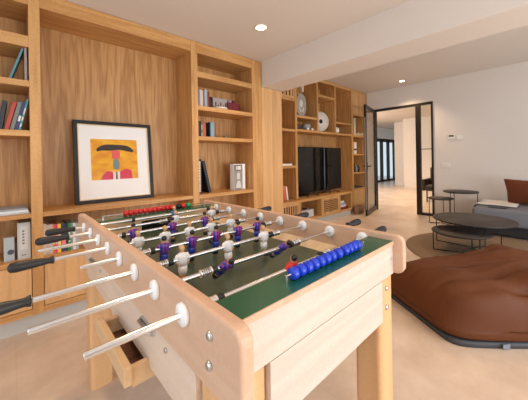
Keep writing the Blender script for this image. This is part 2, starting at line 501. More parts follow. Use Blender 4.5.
# bench
MB().box(2.80, 5.45, BYF, MBY, .47, .515).build('bench_top', oakX, mc, bevel=.002)
MB().box(2.80, 5.45, BYF + .01, MBY, .115, .15).build('bench_base', oakX, mc, bevel=.002)
for a, b in ((2.80, 2.84), (3.66, 3.70), (4.30, 4.345), (4.93, 4.975), (5.41, 5.45)):
    MB().box(a, b, BYF + .004, MBY, .15, .47).build('divider', oakZ, mc, bevel=.0015)
def slats(a, b, z0, z1, y, vert, n, wd, name):
    g = MB(); fw_ = .035
    g.box(a, a + fw_, y, y + .02, z0, z1).box(b - fw_, b, y, y + .02, z0, z1).box(a + fw_, b - fw_, y, y + .02, z0, z0 + fw_).box(a + fw_, b - fw_, y, y + .02, z1 - fw_, z1)
    for i in range(n):
        t = (i + .5) / n
        if vert:
            x = a + fw_ + (b - a - 2 * fw_) * t; g.box(x - wd / 2, x + wd / 2, y + .002, y + .018, z0 + fw_, z1 - fw_)
        else:
            z = z0 + fw_ + (z1 - z0 - 2 * fw_) * t; g.box(a + fw_, b - fw_, y + .002, y + .018, z - wd / 2, z + wd / 2)
    return g.build(name, oakP, mc)
slats(2.842, 3.658, .152, .468, BYF + .006, True, 13, .026, 'slatted_door')
slats(4.347, 4.928, .152, .468, BYF + .006, False, 7, .012, 'vent_grille')
slats(2.832, 3.688, 2.312, MT - .062, MY + .006, True, 9, .05, 'slatted_door')
slats(5.712, 6.328, 2.272, MT - .062, MY + .006, True, 9, .055, 'slatted_door')
MB().box(5.712, 6.328, MY + .006, MY + .026, .152, .493).build('cabinet_door', oakP, mc, bevel=.0015)
MB().box(5.71, 6.33, MY + .004, MBY, .11, .15).build('bottom_rail', oakX, mc)
MB().box(2.80, 5.45, BYF + .05, BYF + .07, 0, .115).build('plinth', steelgrey, mc)
MB().box(5.46, 6.385, MY + .05, MY + .07, 0, .11).build('plinth', steelgrey, mc)

# television
tv = thing('television', 'large black flat television on two splayed feet on the oak bench', 'television', (4.6, 3.27, .515))
MB().box(3.83, 5.36, 3.26, 3.30, .575, 1.465).build('casing', black_plastic, tv, bevel=.004)
MB().box(3.84, 5.35, 3.2585, 3.262, .60, 1.455).build('screen', screen_m, tv)
for cx in (4.22, 4.95):
    f = MB()
    f.tube([(cx - .17, 3.17, .5215), (cx, 3.28, .60)], .009).tube([(cx + .17, 3.17, .5215), (cx, 3.28, .60)], .009)
    f.tube([(cx - .12, 3.40, .5215), (cx, 3.28, .60)], .009)
    f.build('foot', black_plastic, tv)
MB().box(4.0, 4.4, 3.40, 3.46, .515, .535).build('soundbar', black_plastic, None, org=(4.2, 3.43, .515))
o = bpy.data.objects['soundbar']; tag(o, 'slim black media player lying on the bench behind the television', 'media player')
o.name = 'media_player'

# ------------------------------------------------------------------ framed picture in the alcove
pf = thing('framed_picture', 'black-framed print of a red-jacketed figure with a black hat on yellow, leaning in the alcove', 'picture', (.722, 2.795, .864))
PW, PH = .668, .748
def pbox(x0, x1, z0, z1, y0, y1): return (x0 - PW / 2, x1 - PW / 2, y0, y1, z0, z1)
fb = .032
b = MB()
b.box(*pbox(0, PW, 0, fb, 0, .03)).box(*pbox(0, PW, PH - fb, PH, 0, .03)).box(*pbox(0, fb, fb, PH - fb, 0, .03)).box(*pbox(PW - fb, PW, fb, PH - fb, 0, .03))
O0 = (0, 0, 0)
pfs = [b.build('frame', mat('black_lacquer', sr(18, 17, 18), .55), pf, org=O0, bevel=.002)]
b = MB(); g = .008; i0 = fb
b.box(*pbox(i0, PW - i0, i0, i0 + g, .008, .026)).box(*pbox(i0, PW - i0, PH - i0 - g, PH - i0, .008, .026)).box(*pbox(i0, i0 + g, i0 + g, PH - i0 - g, .008, .026)).box(*pbox(PW - i0 - g, PW - i0, i0 + g, PH - i0 - g, .008, .026))
pfs.append(b.build('inner_lip', mat('pale_gilt_wood', sr(232, 204, 158), .4), pf, org=O0))
pfs.append(MB().box(*pbox(i0 + g, PW - i0 - g, i0 + g, PH - i0 - g, .020, .024)).build('mount', mat('mount_board', sr(244, 242, 240), .8), pf, org=O0))
# painted sheet
def paint_m():
    m = bpy.data.materials.new('ochre_paint'); m.use_nodes = True
    nt = m.node_tree; N = nt.nodes; L = nt.links; bb = N['Principled BSDF']
    tcn = N.new('ShaderNodeTexCoord'); n = N.new('ShaderNodeTexNoise'); n.inputs['Scale'].default_value = 9; n.inputs['Detail'].default_value = 6
    mp = N.new('ShaderNodeMapping'); mp.inputs['Scale'].default_value = (1, 1, 2.2)
    L.new(tcn.outputs['Object'], mp.inputs[0]); L.new(mp.outputs[0], n.inputs['Vector'])
    cr = N.new('ShaderNodeValToRGB'); e = cr.color_ramp.elements
    e[0].position = .35; e[0].color = sr(222, 140, 26); e[1].position = .62; e[1].color = sr(240, 182, 44)
    L.new(n.outputs['Fac'], cr.inputs[0]); L.new(cr.outputs[0], bb.inputs['Base Color']); bb.inputs['Roughness'].default_value = .7
    return m
ax0, ax1, az0, az1 = .130, .528, .205, .585
pfs.append(MB().box(*pbox(ax0, ax1, az0, az1, .0175, .0205)).build('artwork', paint_m(), pf, org=O0))
def blob(poly, y, name, m, par, dy=.0012):
    o = MB().prism([(p[0] - PW / 2, p[1]) for p in poly], y - dy, y, 'Y').build(name, m, par, org=O0); return o
art = pfs[-1]
cx = (ax0 + ax1) / 2 + .005
hat = []
for k in range(15):
    t = -1 + 2 * k / 14; hat.append((cx + t * .16, .487 + .048 * (1 - t ** 4) - .004 * t))
for k in range(15):
    t = 1 - 2 * k / 14; hat.append((cx + t * .155, .466 + .016 * (1 - t ** 2) + .004 * math.sin(t * 6)))
blob(hat, .0172, 'painted_hat', mat('brush_black', sr(56, 44, 40), .7), art)
blob([(cx - .035, .40), (cx + .035, .40), (cx + .036, .478), (cx - .034, .478)], .0172, 'painted_face', mat('brush_pink', sr(226, 96, 92), .7, var=.25, bscale=60), art)
blob([(cx - .02, .30), (cx + .022, .30), (cx + .03, .36), (cx + .012, .40), (cx - .02, .395), (cx - .028, .34)], .0170, 'painted_chin', mat('brush_teal_grey', sr(118, 138, 138), .7, var=.2, bscale=60), art)
blob([(ax0 + .07, az0), (ax1 - .055, az0), (ax1 - .06, .285), (ax1 - .11, .305), (cx + .03, .275), (cx - .03, .272), (ax0 + .13, .29), (ax0 + .09, .25)], .0172, 'painted_jacket', mat('brush_crimson', sr(214, 56, 84), .7, var=.3, bscale=70), art)
blob([(cx - .03, az0), (cx + .028, az0), (cx + .03, .275), (cx - .028, .275)], .0166, 'painted_shirt', mat('brush_white', sr(240, 226, 214), .7), art)
blob([(cx - .008, az0), (cx + .008, az0), (cx + .006, .262), (cx + .016, .27), (cx - .014, .27), (cx - .005, .262)], .0160, 'painted_tie', mat('brush_black', sr(56, 44, 40), .7), art)
pfs.append(MB().box(*pbox(i0 + g, PW - i0 - g, i0 + g, PH - i0 - g, .012, .014)).build('glass', museum_glass, pf, org=O0))
pf.rotation_euler = (R(-6), 0, 0)

# ------------------------------------------------------------------ books and shelf objects
page = mat('book_pages', sr(232, 224, 208), .8)


def cov(n, c): return mat('cover_' + n, sr(*c), .5)


def book(x, z, t, h, col, label, y=2.64, d=.17, lean=0, group=None, name='book', dots=None, cat='book'):
    m = MB()
    cvt = min(.0025, t * .2)
    m.box(0, cvt, 0, d, 0, h).box(t - cvt, t, 0, d, 0, h).box(cvt, t - cvt, 0, cvt, 0, h)
    m.mtl(1).box(cvt, t - cvt, cvt, d - .004, .003, h - .004)
    mats = [col, page]
    if dots:
        m.mtl(2)
        for (a, b_) in dots: m.box(t * .22, t * .78, -.0006, 0, h * a, h * b_)
        mats.append(dots_m if dots_m else page)
    o = m.build(name, mats, None, org=(0, 0, 0))
    o.location = (x, y, z + (t * math.sin(R(lean)) if lean > 0 else 0))
    o.rotation_euler = (0, R(lean), 0)
    return tag(o, label, cat, group)


dots_m = mat('spine_lettering', sr(225, 220, 212), .6)
zD = .530
G = 'books standing under the picture alcove'
x = .163
row = [(.022, .235, (222, 216, 208), 'pale grey book against the oak upright, first of the low row', 'grey_white'),
       (.036, .225, (206, 194, 184), 'thick stone-coloured book with a dark spot on its spine', 'stone'),
       (.013, .225, (232, 120, 74), 'narrow orange book beside the magenta book', 'orange'),
       (.016, .222, (222, 60, 128), 'magenta book between orange and yellow books', 'magenta'),
       (.022, .222, (244, 206, 40), 'bright yellow book in the low row', 'yellow'),
       (.030, .215, (40, 62, 104), 'navy book with a pink band at its foot', 'navy'),
       (.014, .222, (40, 36, 38), 'slim black book beside the green book', 'black'),
       (.020, .218, (26, 140, 84), 'green book in the low row above the table handles', 'green'),
       (.013, .215, (150, 152, 156), 'thin mid-grey book right of the green book', 'midgrey'),
       (.018, .212, (230, 230, 232), 'white book second from the right end of the low row', 'white'),
       (.022, .210, (176, 178, 182), 'silver-grey book at the right end of the low row', 'silver')]
for t, h, c, lb, nm in row:
    book(x, zD, t - .0015, h, cov(nm, c), lb, y=2.65, group=G, dots=[(.3, .36), (.55, .75)] if nm in ('yellow', 'green', 'orange', 'magenta') else None)
    x += t
tag(MB().box(x - .115, x - .087, 2.6485, 2.6498, .56, .63).build('spine_band', cov('pinkband', (236, 120, 140)), bpy.data.objects['book.005'], org=(0, 0, 0)), '', '')
o = bpy.data.objects['spine_band']; del o['label']; del o['category']
o.location = (-bpy.data.objects['book.005'].location[0], -bpy.data.objects['book.005'].location[1], -bpy.data.objects['book.005'].location[2])
G = 'books on the upper left shelves'
book(-.014, 1.831, .012, .245, cov('teal', (86, 140, 150)), 'teal book leaning against a grey book on the top left shelf', lean=17, group=G)
book(.072, 1.831, .014, .272, cov('warmgrey', (170, 156, 150)), 'tall upright grey book next to the oak upright, top left shelf', group=G)
for x, t, h, c, lb, nm, ln in (
        (-.115, .028, .20, (30, 28, 32), 'thick black book left of the red one, second shelf down', 'black2', 6),
        (-.078, .026, .205, (38, 42, 52), 'dark slate book touching the black one, second shelf down', 'slate', 8),
        (-.040, .022, .205, (176, 66, 50), 'leaning red book with orange spine panel, second shelf down', 'red', 13),
        (-.012, .021, .205, (116, 118, 112), 'leaning grey book between red and navy books', 'grey3', 13),
        (.012, .022, .208, (38, 56, 96), 'leaning navy book with a pale label on its spine', 'navy2', 12),
        (.033, .012, .235, (70, 150, 150), 'thin leaning teal book speckled with white lettering', 'teal2', 12)):
    book(x, 1.470, t, h, cov(nm, c), lb, lean=ln, group=G, dots=[(.3, .5)] if nm == 'navy2' else ([(.1, .2), (.3, .42), (.5, .7)] if nm == 'teal2' else None))
# magazines lying flat
for k, (c, lb) in enumerate((((196, 200, 204), 'pale grey magazine at the bottom of the flat stack, left bay'), ((232, 236, 240), 'white magazine in the middle of the flat stack, left bay'), ((150, 160, 168), 'blue-grey magazine on top of the flat stack, left bay'))):
    o = MB().box(-.30 + k * .01, .085 - k * .006, 2.63 + k * .006, 2.88, .8625 + .0135 * k, .8755 + .0135 * k).build('magazine', cov('mag%d' % k, c), org=(-.1, 2.75, .8625 + .0135 * k), bevel=.002)
    tag(o, lb, 'magazine', 'magazines lying on the left bay shelf')
# binder and little box
bn = thing('ring_binder', 'tall light grey ring binder with a small logo beside the oak upright', 'binder', (.056, 2.65, .530))
MB().box(.018, .090, 2.65, 2.90, .530, .795).build('cover', cov('binder', (198, 198, 196)), bn, bevel=.002)
MB().box(.032, .074, 2.6492, 2.65, .60, .77).build('spine_label', cov('binderlabel', (214, 214, 212)), bn)
b = MB()
for k in range(5): b.box(.044, .056, 2.6484, 2.6492, .64 + k * .022, .652 + k * .022)
b.box(.040, .050, 2.6484, 2.65, .556, .565).box(.054, .064, 2.6484, 2.65, .556, .565)
b.build('printed_marks', cov('printgrey', (120, 120, 122)), bn)
bx = thing('small_box', 'small silvery box with a dark round window, left of the grey binder', 'box', (-.025, 2.66, .530))
MB().box(-.055, .002, 2.66, 2.70, .530, .700).build('body', cov('silverbox', (176, 186, 192)), bx, bevel=.003)
MB().lathe([(.018, 2.657), (.018, 2.66)], (-.018, 0, .595), 'Y', 18).build('round_window', cov('darkround', (66, 74, 82)), bx)
tag(MB().box(.006, .014, 2.68, 2.83, .530, .66).build('book', cov('darkslim', (52, 56, 54)), org=(.01, 2.7, .53)), 'thin dark book between the silvery box and grey binder', 'book')

# right bay of the bookcase
G = 'books on the second shelf of the right bay'
x = 1.468
for t, h, c, lb, nm in ((.026, .20, (120, 132, 148), 'blue-grey book at the left end of the red and cream group', 'bluegrey'),
                        (.045, .212, (226, 206, 190), 'cream book beside the blue-grey one, upper right bay', 'cream'),
                        (.015, .225, (120, 40, 44), 'narrow maroon book right of the cream one', 'maroon'),
                        (.038, .222, (170, 186, 198), 'pale blue book next to the narrow maroon one', 'paleblue'),
                        (.030, .205, (130, 62, 48), 'rust-brown book at the right end of its group', 'rustb')):
    book(x + .07, 1.8225, t - .0015, h, cov(nm, c), lb, y=2.74, group=G); x += t
o = MB().lathe([(.001, 0), (.055, .001), (.085, .022), (.088, .034), (.082, .036), (.05, .02), (.001, .016)], (1.83, 2.72, 1.8225), 'Z', 24, 1, .8).build('dish', mat('cream_ceramic', sr(226, 220, 204), .4), org=(1.83, 2.72, 1.8225))
tag(o, 'shallow oval cream dish on the second shelf of the right bay', 'dish')
b = MB().mtl(0).box(1.80, 2.02, 2.84, 2.88, 1.8225, 2.0).mtl(1)
for k in range(5): b.box(1.83 + .036 * k, 1.85 + .036 * k, 2.839, 2.84, 1.87, 1.95 - (k % 2) * .03)
tag(b.build('picture_card', [cov('greycard', (176, 168, 164)), cov('greycard2', (120, 64, 66))], org=(1.9, 2.84, 1.8225)), 'grey and maroon printed box standing behind the cream dish', 'box')
b = MB().box(2.0, 2.17, 2.80, 2.88, 1.8225, 1.96).mtl(1).box(2.01, 2.05, 2.80, 2.86, 1.96, 1.985).mtl(0).box(2.07, 2.11, 2.80, 2.86, 1.96, 1.992)
tag(b.build('trinket_box', [cov('darkred', (124, 36, 46)), cov('lilac', (168, 150, 170))], org=(2.08, 2.8, 1.8225), bevel=.003), 'dark red trinket box beside the cream dish, right bay', 'box')
b = MB().lathe([(.03, 0), (.034, .02), (.02, .1), (.028, .13), (.024, .18), (.001, .19)], (1.785, 2.88, 1.8225), 'Z', 14)
tag(b.build('figurine', cov('darkmaroon', (84, 34, 38)), org=(1.785, 2.88, 1.8225)), 'small dark maroon figurine behind the cream dish', 'figurine')
G = 'books on the third shelf of the right bay'
x = 1.535
for t, h, c, lb, nm in ((.042, .185, (34, 34, 36), 'black book at the left of the short row, third shelf down', 'blk4'),
                        (.014, .18, (46, 130, 112), 'slim green book with white patches, third shelf down', 'grn4'),
                        (.046, .182, (180, 96, 66), 'terracotta book with a rounded ochre top, third shelf down', 'terra'),
                        (.050, 0, None, '', ''),
                        (.012, .185, (40, 60, 76), 'thin dark blue book touching the pale blue one, third shelf down', 'dkb'),
                        (.050, .188, (134, 168, 186), 'pale blue book standing alone at the right, third shelf down', 'pbl')):
    if c: book(x, 1.4925, t - .0015, h, cov(nm, c), lb, y=2.74, d=.15, group=G, dots=[(.1, .3), (.5, .8)] if nm == 'grn4' else None)
    x += t
for k, (px, hh, c) in enumerate(((1.83, .03, (150, 128, 110)), (1.93, .045, (96, 92, 96)), (2.03, .025, (128, 110, 100)))):
    o = MB().lathe([(.001, 0), (.014, 0), (.017, hh * .5), (.010, hh), (.001, hh)], (px, 2.8, 1.4925), 'Z', 12).build('ornament', cov('orn%d' % k, c), org=(px, 2.8, 1.4925))
    tag(o, ['tiny beige ornament left of two others on the third shelf', 'tiny dark grey ornament in the middle, third shelf', 'tiny brown ornament nearest the right end, third shelf'][k], 'ornament', 'tiny ornaments in the right bay')
# leaning black book with white lettering
b = MB()
b.box(0, .003, 0, .22, 0, .385).box(.045, .048, 0, .22, 0, .385).box(.003, .045, 0, .003, 0, .385).mtl(1).box(.003, .045, .003, .216, .004, .381).mtl(2)
random.seed(3)
z = .02
while z < .35:
    hh = random.uniform(.014, .03); b.box(.012 + random.uniform(0, .004), .036, -.001, 0, z, z + hh); z += hh + .006
o = b.build('book', [cov('blackbig', (22, 22, 26)), page, dots_m], org=(0, 0, 0)); o.location = (1.498, 2.70, .861)
tag(o, 'tall black book with white spine lettering against the oak upright', 'book')
b = MB().box(0, .035, 0, .2, 0, .37)
o = b.build('book', [cov('blackbig2', (34, 38, 48))], org=(0, 0, 0), bevel=.003); o.location = (1.640, 2.70, .861); o.rotation_euler = (0, R(-13), 0)
tag(o, 'dark glossy book leaning left onto the tall black book', 'book')


def text_mesh(txt, size, name, m, parent, loc, rot=(PI / 2, 0, 0), depth=.0004, bold=0.0):
    cu = bpy.data.curves.new(name, 'FONT'); cu.body = txt; cu.size = size; cu.extrude = depth; cu.align_x = 'CENTER'; cu.offset = bold
    tmp = bpy.data.objects.new(name, cu); C.objects.link(tmp)
    dg = bpy.context.evaluated_depsgraph_get()
    me = bpy.data.meshes.new_from_object(tmp.evaluated_get(dg))
    bpy.data.objects.remove(tmp, do_unlink=True)
    me.materials.clear(); me.materials.append(m)
    o = bpy.data.objects.new(name, me); C.objects.link(o); o.parent = parent; o.location = loc; o.rotation_euler = rot
    return o


hb = thing('display_book', 'white boxed book with grey photo cover reading 100, facing out in the right bay', 'book', (2.095, 2.715, .8605))
MB().box(-.095, .095, 0, .075, 0, .32).build('box_cover', cov('white100', (238, 238, 236)), hb, org=(0, 0, 0), bevel=.002)
b = MB().box(-.093, .045, -.0015, 0, .004, .312)
b.build('cover_photo', mat('grey_photo', sr(150, 146, 142), .5, var=.55, bscale=26), hb, org=(0, 0, 0))
MB().box(-.088, .040, -.0022, -.0015, .238, .308).build('title_band', cov('titleband', (110, 106, 102)), hb, org=(0, 0, 0))
text_mesh('100', .062, 'title', mat('title_white', sr(250, 250, 250), .5), hb, (-.024, -.0028, .250), bold=.0022)
b = MB()
b.prism([(-.07, .02), (.03, .02), (.0, .11), (-.04, .11)], -.0022, -.0015, 'Y').box(-.045, .0, -.0022, -.0015, .13, .21)
b.build('photo_highlight', cov('photolight', (214, 210, 206)), hb, org=(0, 0, 0))
hb.rotation_euler = (0, 0, R(4))

# ---- media wall decor
st = thing('mask_sculpture', 'grey and white oval mask sculpture on a stand in the upper media niche', 'sculpture', (4.08, 3.33, 2.03))
b = MB(); pts = []
b.lathe([(.155, -.015), (.16, 0), (.155, .015), (.145, .02), (.06, .03), (.05, 0), (.06, -.02)], (4.08, 3.33, 2.27), 'Y', 30, 1.45, .95)
b.bm.verts.ensure_lookup_table()
for v in b.bm.verts: v.co = Vector((4.08 + (v.co.x - 4.08), v.co.y, v.co.z))
b.build('ring', mat('mottled_grey_stone', sr(168, 162, 152), .6, var=.4, bscale=14), st)
MB().sphere((4.06, 3.315, 2.30), .05, (1, .5, 1.5)).build('white_centre', mat('plaster_white', sr(236, 230, 220), .6), st)
MB().tube([(4.0, 3.325, 2.23), (4.04, 3.31, 2.15), (4.10, 3.31, 2.15), (4.14, 3.325, 2.23)], .018).build('white_loop', mat('plaster_white', sr(236, 230, 220), .6), st)
MB().box(4.03, 4.13, 3.29, 3.37, 2.03, 2.05).box(4.07, 4.09, 3.325, 3.335, 2.05, 2.13).build('stand', black_metal, st)
hg = MB().box(4.09, 4.13, 3.30, 3.34, 2.53, 2.70).tube([(4.11, 3.32, 2.70), (4.11, 3.32, 2.752)], .006)
tag(hg.build('hanging_ornament', mat('bone_white', sr(226, 220, 210), .6), org=(4.11, 3.32, 2.53)), 'narrow white ornament hanging above the mask sculpture', 'ornament')
o = MB().lathe([(.001, 0), (.03, 0), (.035, .01), (.10, .09), (.094, .09), (.03, .02), (.001, .02)], (3.93, 3.3, 1.7755), 'Z', 20).build('bowl', mat('dark_clay', sr(60, 48, 44), .5), org=(3.93, 3.3, 1.7755))
tag(o, 'dark clay bowl on the long shelf above the television', 'bowl')
o = MB().lathe([(.001, 0), (.06, 0), (.08, .03), (.095, .12), (.088, .12), (.07, .03), (.001, .02)], (4.16, 3.28, 1.7755), 'Z', 20).build('bowl', mat('grey_glaze', sr(150, 150, 150), .3), org=(4.16, 3.28, 1.7755))
tag(o, 'pale grey bowl with two white shells before it, above the television', 'bowl')
for k, px in enumerate((4.09, 4.23)):
    o = MB().sphere((px, 3.19, 1.7755 + .024), .026, (1.1, 1, .95)).build('shell', mat('plaster_white', sr(236, 230, 220), .6), org=(px, 3.19, 1.7755))
    tag(o, ['white shell at the left before the pale grey bowl', 'white shell at the right before the pale grey bowl'][k], 'shell', 'shells above the television')
ds = thing('stone_disc', 'large speckled white disc with a black centre hole standing in a niche', 'sculpture', (4.70, 3.33, 1.7755))
b = MB().lathe([(.045, -.02), (.20, -.018), (.205, 0), (.20, .018), (.045, .02), (.045, -.02)], (0, 0, 0), 'Y', 36)
o = b.build('disc', mat('speckled_white', sr(226, 220, 208), .7, var=.14, bscale=60), ds, org=(0, 0, 0)); o.location = (0, 0, .232)
o = MB().lathe([(.001, -.022), (.044, -.022), (.044, .022), (.001, .022)], (0, 0, 0), 'Y', 20).build('centre', mat('matte_black', sr(22, 20, 20), .7), ds, org=(0, 0, 0)); o.location = (0, 0, .232)
o = MB().box(-.07, .07, -.05, .05, 0, .012).box(-.012, .012, -.012, .012, .012, .03).build('stand', black_metal, ds, org=(0, 0, 0))
ds.rotation_euler = (0, 0, R(-20))
o = MB().lathe([(.001, 0), (.05, 0), (.06, .06), (.03, .16), (.045, .22), (.001, .22)], (5.16, 3.3, 2.0155), 'Z', 18).build('vase', mat('matte_black', sr(22, 20, 20), .7), org=(5.16, 3.3, 2.0155))
tag(o, 'small black vase in the niche right of the speckled disc', 'vase')
o = MB().lathe([(.001, 0), (.05, 0), (.085, .05), (.07, .11), (.03, .14), (.001, .14)], (5.12, 3.24, 1.7755), 'Z', 18).build('vase', mat('plaster_white', sr(236, 230, 220), .6), org=(5.12, 3.24, 1.7755))
tag(o, 'squat white vase under the small black vase', 'vase')
b = MB().box(5.80, 5.86, 3.17, 3.4, 1.7655, 2.17)
tag(b.build('book', cov('tallwhite', (220, 214, 206)), org=(5.83, 3.2, 1.7655), bevel=.003), 'tall white book standing in the right column beside the door', 'book')
b = MB()
for k in range(4): b.sphere((5.96 + .09 * k, 3.22, 1.7655 + .028 + .012 * (k % 2)), .03 + .012 * (k % 2), (1.3, 1, 1), 10, 6)
tag(b.build('coral_piece', mat('shell_beige', sr(204, 180, 148), .7), org=(6.1, 3.22, 1.7655)), 'lumpy beige coral piece right of the tall white book', 'coral')
b = MB().box(5.82, 5.95, 3.20, 3.30, 1.3375, 1.61).mtl(1).box(5.82, 5.95, 3.199, 3.20, 1.42, 1.46)
tag(b.build('white_box', [cov('boxwhite', (232, 228, 222)), cov('boxband', (60, 58, 60))], org=(5.88, 3.25, 1.3375), bevel=.003), 'upright white box with a dark band, middle of the right column', 'box')
for k, (px, h_) in enumerate(((5.80, .24), (5.89, .21), (5.98, .16), (6.07, .17))):
    o = MB().lathe([(.001, 0), (.033, 0), (.035, h_ * .6), (.014, h_ * .78), (.013, h_), (.001, h_)], (px, 3.24, .9085), 'Z', 14).build('bottle', mat(['black_glaze', 'black_glaze', 'silver_glaze', 'black_glaze'][k], [sr(18, 18, 20), 0, sr(150, 150, 152), 0][k] or sr(18, 18, 20), .25), org=(px, 3.24, .9085))
    tag(o, ['tallest black bottle, left end of the right column shelf', 'second black bottle, beside the tallest one', 'short silver bottle among the black ones', 'short black bottle right of the silver one'][k], 'bottle', 'bottles in the right column')
o = MB().box(5.78, 6.2, 3.18, 3.42, .5355, .565).build('notebook', cov('darkbluebook', (58, 66, 82)), org=(6, 3.3, .5355), bevel=.004)
tag(o, 'dark blue-grey flat notebook at the bottom of the right column', 'notebook')
o = MB().box(3.36, 3.62, 3.17, 3.36, 1.1205, 1.155).build('white_case', cov('whitecase', (238, 234, 226)), org=(3.5, 3.25, 1.1205), bevel=.004)
tag(o, 'flat white case on the shelf left of the television', 'case')
for k, (px, t, h_, c, lb, ln) in enumerate(((3.40, .03, .27, (196, 60, 44), 'red book leaning on the bench left of the television', -4), (3.44, .028, .26, (232, 120, 90), 'salmon book between red and white books on the bench', -6), (3.50, .035, .24, (236, 230, 224), 'white book leaning at the right of the red one on the bench', -8))):
    book(px, .516, t, h_, cov('bench%d' % k, c), lb, y=3.2, d=.2, lean=ln, group='books on the bench left of the television')
b = MB().box(3.80, 4.16, 3.13, 3.35, .1505, .29)
tag(b.build('storage_box', cov('storagewhite', (206, 204, 204)), org=(4, 3.2, .1505), bevel=.004), 'whitish storage box in the open cubby left of the slatted vent', 'box')
b = MB().lathe([(.001, 0), (.05, 0), (.05, .012), (.001, .012)], (4.03, 3.25, .2905), 'Z', 18)
tag(b.build('cd_spindle', black_plastic, org=(4.03, 3.25, .2905)), 'flat black disc case on the whitish storage box', 'case')
zz = .1505
for k, (w_, t, c, lb) in enumerate(((.34, .05, (110, 34, 34), 'dark red book at the bottom of the cubby pile'), (.27, .045, (214, 210, 210), 'white book second from the bottom of the cubby pile'), (.26, .035, (160, 166, 184), 'grey-blue book third in the cubby pile'), (.22, .045, (236, 234, 232), 'white book on top of the cubby pile'))):
    o = MB().box(5.0 + .01 * k, 5.0 + w_, 3.09 + .01 * k, 3.33, zz, zz + t).build('book', cov('cubby%d' % k, c), org=(5.1, 3.2, zz), bevel=.003); zz += t + .0005
    tag(o, lb, 'book', 'books piled in the cubby right of the slatted vent')
b = MB()
bkm = mat('woven_rattan', sr(150, 112, 74), .75, bump=.8, bscale=120, var=.35)
bk = thing('woven_basket', 'low brown woven basket on the floor beside the open door', 'basket', (5.66, 3.02, 0))
MB().lathe([(.10, 0), (.14, .02), (.155, .1), (.145, .17), (.135, .17), (.14, .1), (.12, .03), (.001, .02)], (5.66, 3.02, 0), 'Z', 28, 1.15, .5).build('body', bkm, bk)
b = MB()
for k in range(7): b.tube([(5.66 + .1799 * math.cos(a) * (1 - .06 * abs(k - 3) / 3), 3.02 + .079 * math.sin(a) * (1 - .06 * abs(k - 3) / 3), .02 + k * .023) for a in [j * 2 * PI / 26 for j in range(26)]], .008, 6, closed=True)
b.build('woven_bands', bkm, bk)

# ------------------------------------------------------------------ football table
FT = thing('football_table', 'beech and birch table football game with green pitch and steel rods', 'football table', (.66, 1.08, 0))
TX0, TX1, TY0, TY1 = .263, 1.068, .345, 1.815
RZ = .898
def rpoly(a0, a1, b0, b1, r, n=6):
    out = []
    for cx_, cy_, s in ((a1 - r, b1 - r, 0), (a0 + r, b1 - r, PI / 2), (a0 + r, b0 + r, PI), (a1 - r, b0 + r, 1.5 * PI)):
        for k in range(n + 1):
            t = s + PI / 2 * k / n; out.append((cx_ + r * math.cos(t), cy_ + r * math.sin(t)))
    return out
for a, b_ in ((TX0, TX0 + .03), (TX1 - .027, TX1)):
    MB().prism(rpoly(TY0 if a < .5 else .383, TY1, .79, .944 if a < .5 else .933, .03), a, b_, 'X').build('side_wall', beechY, FT, bevel=.007, seg=3)
IX0, IX1 = TX0 + .03, TX1 - .027
for ya, yb in ((.42, .442), (1.718, 1.74)):
    MB().box(IX0, IX1, ya, yb, .79, .904).build('end_apron', birchX, FT, bevel=.0015)
for ya, yb, yc in ((.42, .442, .60), (1.718, 1.74, 1.58)):
    MB().box(.398, .945, ya, yb, .645, .788).build('end_panel', birchX, FT, bevel=.0015)
for xa, xb in ((.28, .30), (1.03, 1.05)):
    MB().box(xa, xb, .53, 1.70, .635, .788).build('side_panel', birchY, FT, bevel=.0015)
green = mat('green_ledge_laminate', sr(28, 90, 66), .25)
fieldm = mat('green_pitch', sr(66, 82, 64), .3)
for ya, yb in ((.418, .515), (1.645, 1.742)):
    MB().box(IX0, IX1, ya, yb, .904, .9105).build('end_ledge', green, FT, bevel=.001)
MB().box(IX0, IX1, .417, .4195, .896, .9108).build('ledge_edging', beechY, FT)
MB().box(IX0, IX1, 1.7405, 1.743, .896, .9108).build('ledge_edging', beechY, FT)
# inner end walls with goal mouth
birchIn = wood('inner_end_wood', sr(238, 214, 178), sr(214, 180, 138), 'X', contrast=.6)
for y0, y1 in ((.505, .515), (1.645, 1.655)):
    b = MB().box(IX0, .545, y0, y1, .80, .903).box(.77, IX1, y0, y1, .80, .903).box(.545, .77, y0, y1, .878, .903)
    b.build('inner_end_wall', birchIn, FT)
for y0, y1 in ((.445, .505), (1.655, 1.715)):
    b = MB().box(.53, .545, y0, y1, .80, .89).box(.77, .785, y0, y1, .80, .89)
    b.box(.545, .77, (y0 if y0 < 1 else y1 - .004), (y0 + .004 if y0 < 1 else y1), .80, .89)
    b.build('goal_box', mat('matte_black', sr(22, 20, 20), .7), FT)
MB().box(IX0, IX1, .445, 1.715, .79, .80).build('pitch_base', walnut, FT)
MB().box(IX0 + .001, IX1 - .001, .516, 1.644, .80, .812).build('playing_field', fieldm, FT)
for s in (0, 1):
    if s: pl = [(IX1, .812), (IX1, .838), (IX1 - .045, .8125)]
    else: pl = [(IX0, .812), (IX0 + .045, .8125), (IX0, .838)]
    MB().prism([(p[0], p[1]) for p in pl], .516, 1.644, 'Y').build('side_ramp', birchIn, FT)
for sx_, sy_ in ((0, 0), (1, 0), (0, 1), (1, 1)):
    X_ = IX1 if sx_ else IX0; Y_ = 1.645 if sy_ else .515; dx = -1 if sx_ else 1; dy = -1 if sy_ else 1
    b = MB(); vs = [b.bm.verts.new(p) for p in ((X_, Y_, .8125), (X_ + dx * .16, Y_, .8127), (X_, Y_ + dy * .14, .8127), (X_, Y_, .850))]
    for q in ((0, 1, 2), (0, 1, 3), (1, 2, 3), (0, 2, 3)): b.bm.faces.new([vs[i] for i in q])
    b.build('corner_ramp', birchIn, FT)
